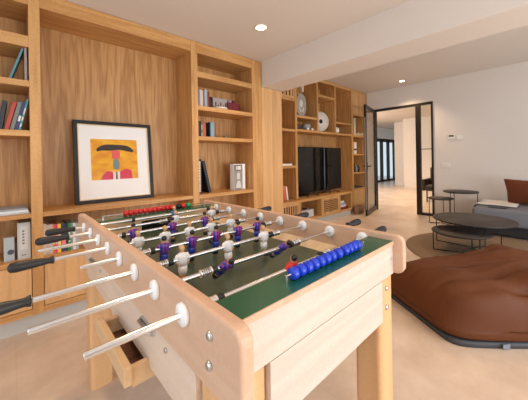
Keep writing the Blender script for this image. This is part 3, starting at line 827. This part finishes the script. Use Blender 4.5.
# pitch markings
lm = mat('pitch_line', sr(196, 206, 196), .5)
for yy, sg in ((.516, 1), (1.644, -1)):
    b = MB(); n = 24
    for k in range(n):
        a0, a1 = PI * k / n, PI * (k + 1) / n
        P = [(.6575 + r_ * math.cos(a), yy + sg * r_ * math.sin(a), .8124) for a, r_ in ((a0, .17), (a1, .17), (a1, .173), (a0, .173))]
        b._f([b.bm.verts.new(p) for p in P])
    b.build('goal_arc', lm, FT)
b = MB().box(IX0 + .05, IX1 - .05, 1.0785, 1.0815, .812, .8124); b.build('halfway_line', lm, FT)
# legs
boltm = zinc
for lx0 in (.290, .945):
    for ly0 in (.43, 1.70):
        lg = MB().prism(rpoly(lx0, lx0 + .108, ly0, ly0 + .10, .016, 4), 0.0, .788, 'Z').build('leg', beechZ, FT)
        yf = ly0 if ly0 < 1 else ly0 + .10; dy = -1 if ly0 < 1 else 1
        for z in (.745, .675):
            MB().lathe([(.001, dy * .006), (.007, dy * .006), (.010, dy * .002), (.010, 0)], (lx0 + .052, yf, z), 'Y', 12).build('bolt', boltm, lg, org=(.66, 1.08, 0))
        xf = lx0 if lx0 < .5 else lx0 + .108; dx = -1 if lx0 < .5 else 1
        MB().lathe([(.001, dx * .006), (.007, dx * .006), (.010, dx * .002), (.010, 0)], (xf, ly0 + .05, .715), 'X', 12).build('bolt', boltm, lg, org=(.66, 1.08, 0))
for X_, dx in ((TX0, -1), (TX1, 1)):
    for y in (.437, 1.72):
        for z in (.842, .899):
            if y > 1 and z > .86: continue
            MB().lathe([(.001, dx * .006), (.007, dx * .006), (.009, dx * .002), (.009, 0)], (X_, y if z > .86 else y + .004, z), 'X', 12).build('bolt', boltm, FT)
MB().lathe([(.001, -.002), (.005, -.002), (.005, 0)], (1.02, .4199, .85), 'Y', 12).build('bolt', boltm, FT)
# latch plates on the left panel
for y in (.80, 1.50):
    b = MB().box(.272, .28, y - .05, y + .05, .745, .762).tube([(.268, y - .045, .7535), (.268, y + .045, .7535)], .006)
    b.build('latch_bar', boltm, FT)
    MB().lathe([(.001, -.004), (.007, -.004), (.007, 0)], (.28, y - .12, .742), 'X', 10).build('bolt', boltm, FT)
# ball tray
b = MB()
b.box(.21, .232, .79, 1.13, .615, .668)
tray = b.build('ball_tray', wood('tray_beech', sr(224, 190, 148), sr(196, 156, 112), 'Y', contrast=.6), FT, bevel=.004)
b = MB().box(.232, .40, .80, .818, .60, .655).box(.232, .40, 1.10, 1.118, .60, .655).box(.232, .40, .818, 1.10, .596, .604)
b.build('tray_box', wood('tray_beech', BL, BD, 'Y'), tray, org=(.66, 1.08, 0), bevel=.002)
MB().box(.234, .39, .82, 1.098, .604, .607).build('tray_lining', walnut, tray, org=(.66, 1.08, 0))
MB().box(.30, 1.012, .56, 1.60, .628, .634).build('underside', walnut, FT)

# score beads
for (y, xa, xb, cols, nm) in ((.466, .50, .90, None, 'blue'), (1.70, .36, .99, None, 'red')):
    rod = MB().tube([(xa, y, .9268), (xb, y, .9268)], .0022, 8)
    rod.box(xa - .003, xa + .003, y - .003, y + .003, .9105, .9295).box(xb - .003, xb + .003, y - .003, y + .003, .9105, .9295)
    sr_ = rod.build('score_rod', chrome, FT)
    if nm == 'blue': xs = [.530, .559, .588, .617, .646, .675, .704, .739, .778, .804, .830, .856]
    else: xs = [.475 + .0275 * k for k in range(11)]
    bead = mat('bead_' + nm, sr(28, 62, 200) if nm == 'blue' else sr(206, 40, 38), .25)
    p0 = None
    for x in xs:
        if p0 is None:
            p0 = MB().lathe([(.004, -.0115), (.013, -.0115), (.016, -.006), (.016, .006), (.013, .0115), (.004, .0115)], (0, 0, 0), 'X', 16).build('score_bead', bead, sr_, org=(0, 0, 0)); q = p0
        else:
            q = p0.copy(); C.objects.link(q); q.parent = sr_
        q.location = (x - .66, y - 1.08, .9268)
    if nm == 'red':
        for x, c, n2 in ((.80, sr(24, 24, 26), 'k'), (.832, sr(206, 40, 38), 'r'), (.87, sr(30, 150, 80), 'g')):
            q = MB().lathe([(.004, -.014), (.013, -.014), (.016, -.008), (.016, .008), (.013, .014), (.004, .014)], (0, 0, 0), 'X', 16).build('score_bead', mat('bead_' + n2 + 'x', c, .25), sr_, org=(0, 0, 0))
            q.location = (x - .66, y - 1.08, .9268)

# players
skin = mat('player_skin', sr(214, 164, 120), .45); hair = mat('player_hair', sr(28, 24, 24), .4); blond = mat('player_blond', sr(196, 150, 96), .45)
whitek = mat('player_white', sr(236, 236, 236), .3); blackb = mat('player_boot', sr(22, 24, 34), .3); bluek = mat('player_blue', sr(26, 52, 160), .3)
tealk = mat('player_teal', sr(22, 104, 160), .3); redk = mat('player_red', sr(206, 44, 40), .3)
def striped():
    m = bpy.data.materials.new('player_stripes'); m.use_nodes = True
    nt = m.node_tree; N = nt.nodes; L = nt.links; b = N['Principled BSDF']; b.inputs['Roughness'].default_value = .3
    tcn = N.new('ShaderNodeTexCoord'); sx = N.new('ShaderNodeSeparateXYZ'); L.new(tcn.outputs['Object'], sx.inputs[0])
    mu = N.new('ShaderNodeMath'); mu.operation = 'MULTIPLY'; mu.inputs[1].default_value = 480; L.new(sx.outputs['X'], mu.inputs[0])
    si = N.new('ShaderNodeMath'); si.operation = 'COSINE'; L.new(mu.outputs[0], si.inputs[0])
    gt = N.new('ShaderNodeMath'); gt.operation = 'LESS_THAN'; gt.inputs[1].default_value = -.72; L.new(si.outputs[0], gt.inputs[0])
    mx = N.new('ShaderNodeMix'); mx.data_type = 'RGBA'; mx.inputs['A'].default_value = sr(34, 54, 160); mx.inputs['B'].default_value = sr(200, 40, 56)
    L.new(gt.outputs[0], mx.inputs['Factor']); L.new(mx.outputs['Result'], b.inputs['Base Color'])
    return m
stripek = striped()


def player_mesh(kit, shorts, boots, hairm, face):
    """moulded figure around the rod axis (origin); face = +1 looks towards +Y"""
    b = MB()
    def loft(sec, mi):
        b.mtl(mi)
        b.rings([[(rx * (abs(math.cos(a)) ** .8) * (1 if math.cos(a) > 0 else -1), oy * face + ry * math.sin(a), z) for a in [k * 2 * PI / 16 for k in range(16)]] for z, rx, ry, oy in sec])
    loft([(-.0775, .0105, .011, .006), (-.0765, .0125, .015, .006), (-.068, .0125, .013, .004), (-.060, .010, .009, 0)], 3)
    loft([(-.060, .0098, .0085, 0), (-.054, .0105, .009, -.001), (-.046, .011, .009, 0)], 0)
    loft([(-.050, .0125, .0105, 0), (-.038, .0155, .0125, 0), (-.020, .0150, .012, 0)], 2)
    loft([(-.021, .0152, .0122, 0), (-.008, .0172, .0132, 0), (.006, .0200, .0138, 0), (.014, .0190, .0125, 0), (.0195, .011, .009, 0), (.0215, .006, .006, 0)], 1)
    b.mtl(1)
    for s in (-1, 1):
        b.tube([(s * .0155, 0, .015), (s * .0205, 0, .006), (s * .0195, face * .002, -.010)], [.0062, .0066, .0056], 8)
    b.mtl(0)
    for s in (-1, 1): b.tube([(s * .0185, face * .002, -.007), (s * .0165, face * .006, -.019)], [.0042, .0034], 8)
    b.tube([(0, 0, .018), (0, 0, .026)], .0055, 10)
    b.sphere((0, face * .0005, .0345), .0098, (.92, .98, 1.15), 12, 8)
    b.sphere((0, face * .0100, .0335), .0018, (1, 1.2, 1.4), 6, 4)
    b.mtl(4).sphere((0, -face * .0018, .0375), .0102, (.98, .95, 1.0), 12, 8)
    o = b.build('player', [skin, kit, shorts, boots, hairm], None, org=(0, 0, 0))
    me = o.data; bpy.data.objects.remove(o, do_unlink=True)
    return me


WH = player_mesh(whitek, whitek, blackb, blond, -1)
BLU = player_mesh(stripek, bluek, blackb, hair, 1)
GKT = player_mesh(tealk, tealk, blackb, blond, -1)
GKR = player_mesh(redk, bluek, blackb, hair, 1)
ROD_Y = [.54 + .1543 * (7 - i) for i in range(8)]
PL = [(GKT, [.734]), (WH, [.67, .904]), (BLU, [.399, .583, .767]), (WH, [.368, .48, .595, .71, .827]), (BLU, [.411, .526, .639, .758, .875]), (WH, [.409, .593, .776]), (BLU, [.476, .732]), (GKR, [.602])]
TILT = [-4, 6, -6, 4, 3, -3, 50, 18]
LEFT = {0: .221, 1: .178, 3: .098, 5: .028}     # handle start on the left
BARE = {2: .065, 4: .148, 6: .017, 7: .082}
RIGHT = {2: 1.155, 4: 1.16, 6: 1.19, 7: 1.13}


def helix(b, xa, xb, r, turns, wire=.0014):
    n = int(turns * 12); b.tube([(xa + (xb - xa) * k / n, r * math.cos(k * PI / 6), r * math.sin(k * PI / 6)) for k in range(n + 1)], wire, 5)


for i, y in enumerate(ROD_Y):
    # everything on one rod is built around its axis at x = 0 (world x) and carried by the rod mesh
    xa = LEFT[i] - .09 if i in LEFT else BARE[i]
    xb = RIGHT[i] + .10 if i in RIGHT else TX1 + .06
    if i in LEFT: xa = LEFT[i] - .02
    if i in RIGHT: xb = RIGHT[i] + .02
    rod = MB().tube([(xa, 0, 0), (xa + .001, 0, 0), (xb - .001, 0, 0), (xb, 0, 0)], [.0062, .0068, .0068, .0062], 14).build('rod', chrome, FT, org=(0, 0, 0))
    rod.location = (-.66, y - 1.08, RZ)
    hx = LEFT.get(i); s = -1
    if hx is None: hx = RIGHT[i]; s = 1
    hl = [(.001, 0), (.0125, 0), (.0135, .003), (.0105, .012), (.0105, .02), (.0135, .045), (.0155, .075), (.0165, .095), (.0145, .108), (.008, .114), (.001, .115)]
    MB().lathe([(r_, hx + s * h_) for r_, h_ in hl], (0, 0, 0), 'X', 18).build('handle', rubber, rod, org=(0, 0, 0))
    for X_, dx in ((TX0, -1), (TX0 + .03, 1), (TX1 - .027, -1), (TX1, 1)):
        MB().lathe([(.0075, 0), (.0235, 0), (.0245, dx * .003), (.0235, dx * .009), (.013, dx * .0125), (.0075, dx * .0125)], (X_ + dx * .0002, 0, 0), 'X', 22).build('bushing', nylon, rod, org=(0, 0, 0))
    me, xs = PL[i]
    for x in xs:
        p = bpy.data.objects.new('player', me); C.objects.link(p); p.parent = rod
        p.location = (x, 0, 0); p.rotation_euler = (R(TILT[i]), 0, 0)
    lo, hi = xs[0] - .034, xs[-1] + .034
    if i == 0: lo, hi = .50, .965
    if i == 7: lo, hi = .36, .745
    for e, dx in ((lo, -1), (hi, 1)):
        MB().lathe([(.0069, 0), (.0115, 0), (.0125, dx * .003), (.0125, dx * .013), (.0105, dx * .016), (.0069, dx * .016)], (e, 0, 0), 'X', 14).build('bumper', rubber, rod, org=(0, 0, 0))
        b = MB(); a0 = e + dx * .017
        a1 = a0 + dx * .034
        if (a1 < IX0 + .02) or (a1 > IX1 - .02): a1 = a0 + dx * .012
        helix(b, a0, a1, .0104, 5, .0019)
        for aa in (a0, a1): b.lathe([(.0069, 0), (.0125, 0), (.0130, dx * .002), (.0125, dx * .005), (.0069, dx * .005)], (aa, 0, 0), 'X', 12)
        b.build('spring', chrome, rod, org=(0, 0, 0))

# ------------------------------------------------------------------ lounge furniture
rugm = mat('jute_weave', sr(144, 122, 98), .95, bump=.9, bscale=90, var=.3)
rg = thing('round_rug', 'large round brown jute rug under the dark coffee tables', 'rug', (4.42, .56, 0))
MB().lathe([(.001, 0), (.96, 0), (.97, .006), (.96, .012), (.001, .012)], (4.42, .56, 0), 'Z', 64).build('rug_body', rugm, rg)
b = MB()
for k in range(12): 
    rr = .93 - k * .075
    b.tube([(4.42 + rr * math.cos(a), .56 + rr * math.sin(a), .012) for a in [j * 2 * PI / 56 for j in range(56)]], .0035, 5, closed=True)
b.build('woven_rings', rugm, rg)


def wire_table(name, label, cx_, cy_, r, z, a0, zb=.0, nleg=3, y_base=True, group=None):
    t = thing(name, label, 'table', (cx_, cy_, zb), group)
    MB().lathe([(.001, z - .018), (r - .004, z - .018), (r, z - .013), (r, z - .004), (r - .003, z), (.001, z)], (cx_, cy_, 0), 'Z', 56).build('table_top', blackwood, t)
    rr = r - .02
    for k in range(nleg):
        a = a0 + k * 2 * PI / nleg
        ex, ey = cx_ + rr * math.cos(a), cy_ + rr * math.sin(a)
        MB().tube([(ex, ey, z - .019), (ex, ey, zb + .012), (ex, ey, zb + .007), (cx_ + .02 * math.cos(a), cy_ + .02 * math.sin(a), zb + .007)], .006, 8).build('leg', black_metal, t)
    MB().tube([(cx_ + rr * math.cos(a), cy_ + rr * math.sin(a), z - .0225) for a in [j * 2 * PI / 40 for j in range(40)]], .004, 6, closed=True).build('ring', black_metal, t)
    return t


wire_table('coffee_table', 'large round charcoal coffee table standing over the lower one', 4.45, .765, .45, .40, R(85), .0165)
wire_table('coffee_table', 'low round charcoal coffee table tucked under the larger one', 4.12, .83, .315, .29, R(108), .0165)
wire_table('side_table', 'tall round dark side table by the white wall near the sofa', 5.98, 1.20, .27, .60, R(170), 0)
wire_table('side_table', 'smaller round dark side table nearest the glass side pane', 5.80, 1.47, .205, .475, R(120), 0)

sofam = mat('grey_sofa_fabric', sr(118, 120, 128), .95, bump=.4, bscale=350, var=.12)
sf = thing('sofa', 'low charcoal grey upholstered sofa along the white end wall', 'sofa', (5.85, -.6, 0))
SX0, SX1, SY0, SY1 = 5.35, 6.34, -2.2, .93
MB().box(SX0 + .04, SX1, SY0, SY1 - .04, .03, .17).build('base', mat('sofa_base', sr(40, 40, 44), .9), sf, bevel=.01)
for ya, yb in ((-.02, SY1), (-1.1, -.03), (SY0, -1.11)):
    MB().box(SX0, SX1, ya, yb, .17, .425).build('seat_cushion', sofam, sf, bevel=.045, seg=5)
MB().box(6.12, SX1, SY0, -.03, .425, .78).build('backrest', sofam, sf, bevel=.05, seg=5)
for q in ((5.45, .8), (6.2, .8), (5.45, -2.1), (6.2, -2.1)): MB().lathe([(.001, 0), (.02, 0), (.02, .03), (.001, .03)], (q[0], q[1], 0), 'Z', 12).build('foot', black_metal, sf)


def cushion(name, label, c, w_, h_, t_, col, rot):
    b = MB(); n = 16
    for side in (1, -1):
        vs = []
        for i in range(n + 1):
            rowv = []
            for j in range(n + 1):
                u, v = -1 + 2 * i / n, -1 + 2 * j / n
                k = (1 - u * u) * (1 - v * v)
                pin = 1 - .07 * (1 - abs(u)) * abs(v) ** 3 - .07 * (1 - abs(v)) * abs(u) ** 3
                rowv.append(b.bm.verts.new((u * w_ / 2 * pin, side * t_ / 2 * (k ** .42), v * h_ / 2 * pin)))
            vs.append(rowv)
        for i in range(n):
            for j in range(n):
                f = b.bm.faces.new([vs[i][j], vs[i + 1][j], vs[i + 1][j + 1], vs[i][j + 1]]); f.smooth = True
    bmesh.ops.remove_doubles(b.bm, verts=b.bm.verts, dist=.0008)
    o = b.build(name, col, None, org=(0, 0, 0)); o.location = c; o.rotation_euler = rot
    return tag(o, label, 'cushion')


rust = mat('rust_suede', sr(112, 56, 28), .85, bump=.25, bscale=240, var=.12)
cushion('cushion', 'rust brown cushion propped upright on the grey sofa', (5.98, .34, .635), .52, .44, .17, rust, (R(-16), 0, R(72)))
# white fringed throw over the sofa end
th = thing('throw_blanket', 'folded white fringed throw draped on the end of the grey sofa', 'blanket', (5.95, .85, .425))
b = MB(); nx, ny = 26, 18
pr_ = [(.42, .430), (.52, .433), (.62, .436), (.72, .436), (.82, .434), (.89, .430), (.925, .425), (.947, .405), (.952, .36), (.953, .30), (.955, .25)]
vs = []
for i in range(nx + 1):
    x = 5.62 + .62 * i / nx; rw_ = []
    for (yy, zz_) in pr_:
        wob = .006 * math.sin(i * 1.3 + yy * 20) + .004 * math.sin(i * .6 + yy * 40)
        rw_.append(b.bm.verts.new((x, yy + (.004 + abs(wob) if yy > .94 else 0), zz_ + (abs(wob) + .006 if yy <= .94 else 0))))
    vs.append(rw_)
for i in range(nx):
    for j in range(len(pr_) - 1):
        f = b.bm.faces.new([vs[i][j], vs[i + 1][j], vs[i + 1][j + 1], vs[i][j + 1]]); f.smooth = True
o = b.build('cloth', mat('white_knit', sr(226, 222, 216), .95, bump=.5, bscale=160), th)
md = o.modifiers.new('solid', 'SOLIDIFY'); md.thickness = .006; md.offset = 1
b = MB()
for k in range(34):
    x = 5.63 + .60 * k / 33
    b.tube([(x, .962, .25), (x + random.uniform(-.008, .008), .966, .21), (x + random.uniform(-.012, .012), .963, .165)], [.003, .0035, .001], 5)
b.build('fringe', mat('cream_fringe', sr(214, 200, 178), .95), th)
o = MB().box(5.42, 5.60, .52, .74, .4262, .440).build('magazine', cov('darkmagsofa', (52, 58, 72)), org=(5.5, .63, .4262), bevel=.003)
tag(o, 'dark blue magazine lying flat on the sofa seat', 'magazine')

# bean bag
from mathutils import noise
bb = thing('bean_bag', 'huge slouching cognac brown leather bean bag on the stone floor', 'bean bag', (2.9, .35, 0))
ca, sa = math.cos(R(55)), math.sin(R(55))
U = Vector((.544, .839, 0)); V = Vector((.70, -.714, 0)); P0 = Vector((2.035, .46, 0))
LU, LV = .80, 1.75
CB = P0 + U * LU / 2 + V * LV / 2


def outline(t, s=1.0, p=13):
    c_, s_ = math.cos(t), math.sin(t)
    r = (abs(c_) ** p + abs(s_) ** p) ** (-1 / p)
    return CB + U * (c_ * r * LU / 2 * s) + V * (s_ * r * LV / 2 * s)


def uvof(d):
    det = U.x * V.y - U.y * V.x
    return (d.x * V.y - d.y * V.x) / det / (LU / 2), (U.x * d.y - U.y * d.x) / det / (LV / 2)


def topz(q):
    d = q - CB; u, v = uvof(d)
    return .425 + .045 * v + .0 * u + .02 * math.sin(2.2 * u + 1.5 * v)


prof = [(.97, .032), (1.0, .05), (1.0, .13), (1.0, .24), (.99, .34), (.98, .44), (.96, .54), (.935, .64), (.90, .73), (.86, .80), (.80, .86), (.74, .905), (.67, .94), (.59, .965), (.50, .98), (.40, 1.0), (.25, 1.01), (.1, 1.0)]
NS = 160; rings_ = []
for s, zf in prof:
    ring = []
    for k in range(NS):
        q = outline(k * 2 * PI / NS, s, 9 if s > .9 else 2.6 + 6.4 * (s / .9) ** 2)
        tz = topz(q); z = zf * tz if zf > .15 else zf
        p = Vector((q.x, q.y, z))
        n1 = noise.noise(Vector((p.x * 2.1, p.y * 2.1, p.z * 3)))
        n2 = noise.noise(Vector((p.x * 4.6 + 3, p.y * 4.6, p.z * 5)))
        rdg = 1 - abs(noise.noise(Vector((p.x * 2.6 + 9, p.y * 1.6, p.z * 2.2 + 4)))) * 6
        k_ = min(1, max(0, (zf - .05) * 3))
        out = (q - CB).normalized()
        n1 *= 1.3
        p += out * (.035 * n1 + .018 * n2) * k_
        fade = min(1, s / .5) ** 1.5
        uu, vv = uvof(q - CB)
        fold = max(0, 1 - abs(noise.noise(Vector((uu * 1.5 + .35 * vv + 5.3, vv * .75 + 2, 1)))) * 8) * min(1, max(0, vv + 1.0)) ** 1.2
        p.z += (.05 * n1 + (.04 * n2 + .03 * max(rdg, 0) - .13 * fold) * fade) * k_ * zf
        if zf < .9: p -= out * .06 * fold * k_ * (1 if zf > .3 else .3)
        ring.append(p)
    rings_.append(ring)
leather = mat('cognac_leather', sr(94, 50, 21), .62, spec=.3, bump=.18, bscale=140, var=.16)
MB().rings(rings_).build('cover', leather, bb, subsurf=1)
r1 = [[outline(k * 2 * PI / NS, s) + Vector((0, 0, z)) for k in range(NS)] for s, z in ((.95, 0), (.975, .004), (.98, .02), (.975, .034), (.95, .04))]
MB().rings(r1).build('base', mat('black_nylon_base', sr(58, 60, 66), .6), bb)
MB().box(0, .05, -.004, .0, 0, .028).build('care_label', cov('carelabel', (120, 128, 138)), bb, org=(0, 0, 0))
o = bpy.data.objects['care_label']; q = P0 + V * .30 - U * .002; o.location = (q.x - 2.9, q.y - .35, .008); o.rotation_euler = (0, 0, R(-35))

# ------------------------------------------------------------------ wall fittings
th_ = thing('thermostat', 'small white thermostat with grey display on the end wall', 'thermostat', (FX, 1.41, 1.60))
MB().box(FX - .022, FX, 1.36, 1.47, 1.585, 1.665).build('case', mat('white_plastic', sr(236, 232, 226), .4), th_, bevel=.004)
MB().box(FX - .0235, FX - .022, 1.375, 1.455, 1.625, 1.66).build('display', mat('lcd_grey', sr(84, 92, 84), .3), th_)
sw = thing('wall_plate', 'blank white wall plate beside the thermostat', 'wall plate', (FX, 1.28, 1.60))
MB().box(FX - .01, FX, 1.235, 1.33, 1.565, 1.645).build('plate', mat('white_plastic', sr(236, 232, 226), .4), sw, bevel=.003)
sw = thing('light_switch', 'double white light switch low on the wall right of the door', 'switch', (FX, 1.52, 1.07))
MB().box(FX - .01, FX, 1.445, 1.60, 1.02, 1.11).build('plate', mat('white_plastic', sr(236, 232, 226), .4), sw, bevel=.003)
for y in (1.455, 1.525): MB().box(FX - .014, FX - .01, y, y + .062, 1.03, 1.10).build('rocker', mat('white_plastic', sr(236, 232, 226), .4), sw, bevel=.002)
for k, (x, y, z) in enumerate(((1.777, 1.928, ZL), (5.952, 2.165, ZR))):
    t = thing('downlight', ['recessed lit downlight in the ceiling above the football table', 'recessed lit downlight in the lounge ceiling before the glass door'][k], 'downlight', (x, y, z))
    MB().lathe([(.052, -.001), (.068, -.001), (.070, -.004), (.066, -.007), (.050, -.004), (.050, -.001)], (x, y, z), 'Z', 28).build('trim_ring', mat('downlight_trim', sr(222, 206, 184), .3), t)
    MB().lathe([(.001, -.004), (.044, -.003), (.048, -.0015), (.001, -.0012)], (x, y, z), 'Z', 20).build('lamp', mat('lamp_glow', (1, .85, .65, 1), .5, emis=((1, .80, .55, 1), 14)), t)
# dark lounge chair put in the hall for the dark shapes in the side pane
ch = thing('lounge_chair', 'dark padded lounge chair in the hall behind the glass side pane', 'chair', (8.7, 2.2, 0))
dk = mat('dark_leather', sr(50, 44, 40), .5)
MB().box(8.35, 9.0, 1.9, 2.5, .30, .46).build('seat', dk, ch, bevel=.04, seg=4)
MB().box(8.95, 9.1, 1.87, 2.53, .35, .95).build('backrest', dk, ch, bevel=.05, seg=4)
for y in (1.81, 2.49): MB().box(8.35, 9.0, y, y + .09, .3, .62).build('armrest', dk, ch, bevel=.03, seg=3)
for q in ((8.4, 1.95), (8.4, 2.45), (9.0, 1.95), (9.0, 2.45)): MB().tube([(q[0], q[1], 0), (q[0], q[1], .3)], .018).build('leg', black_metal, ch)
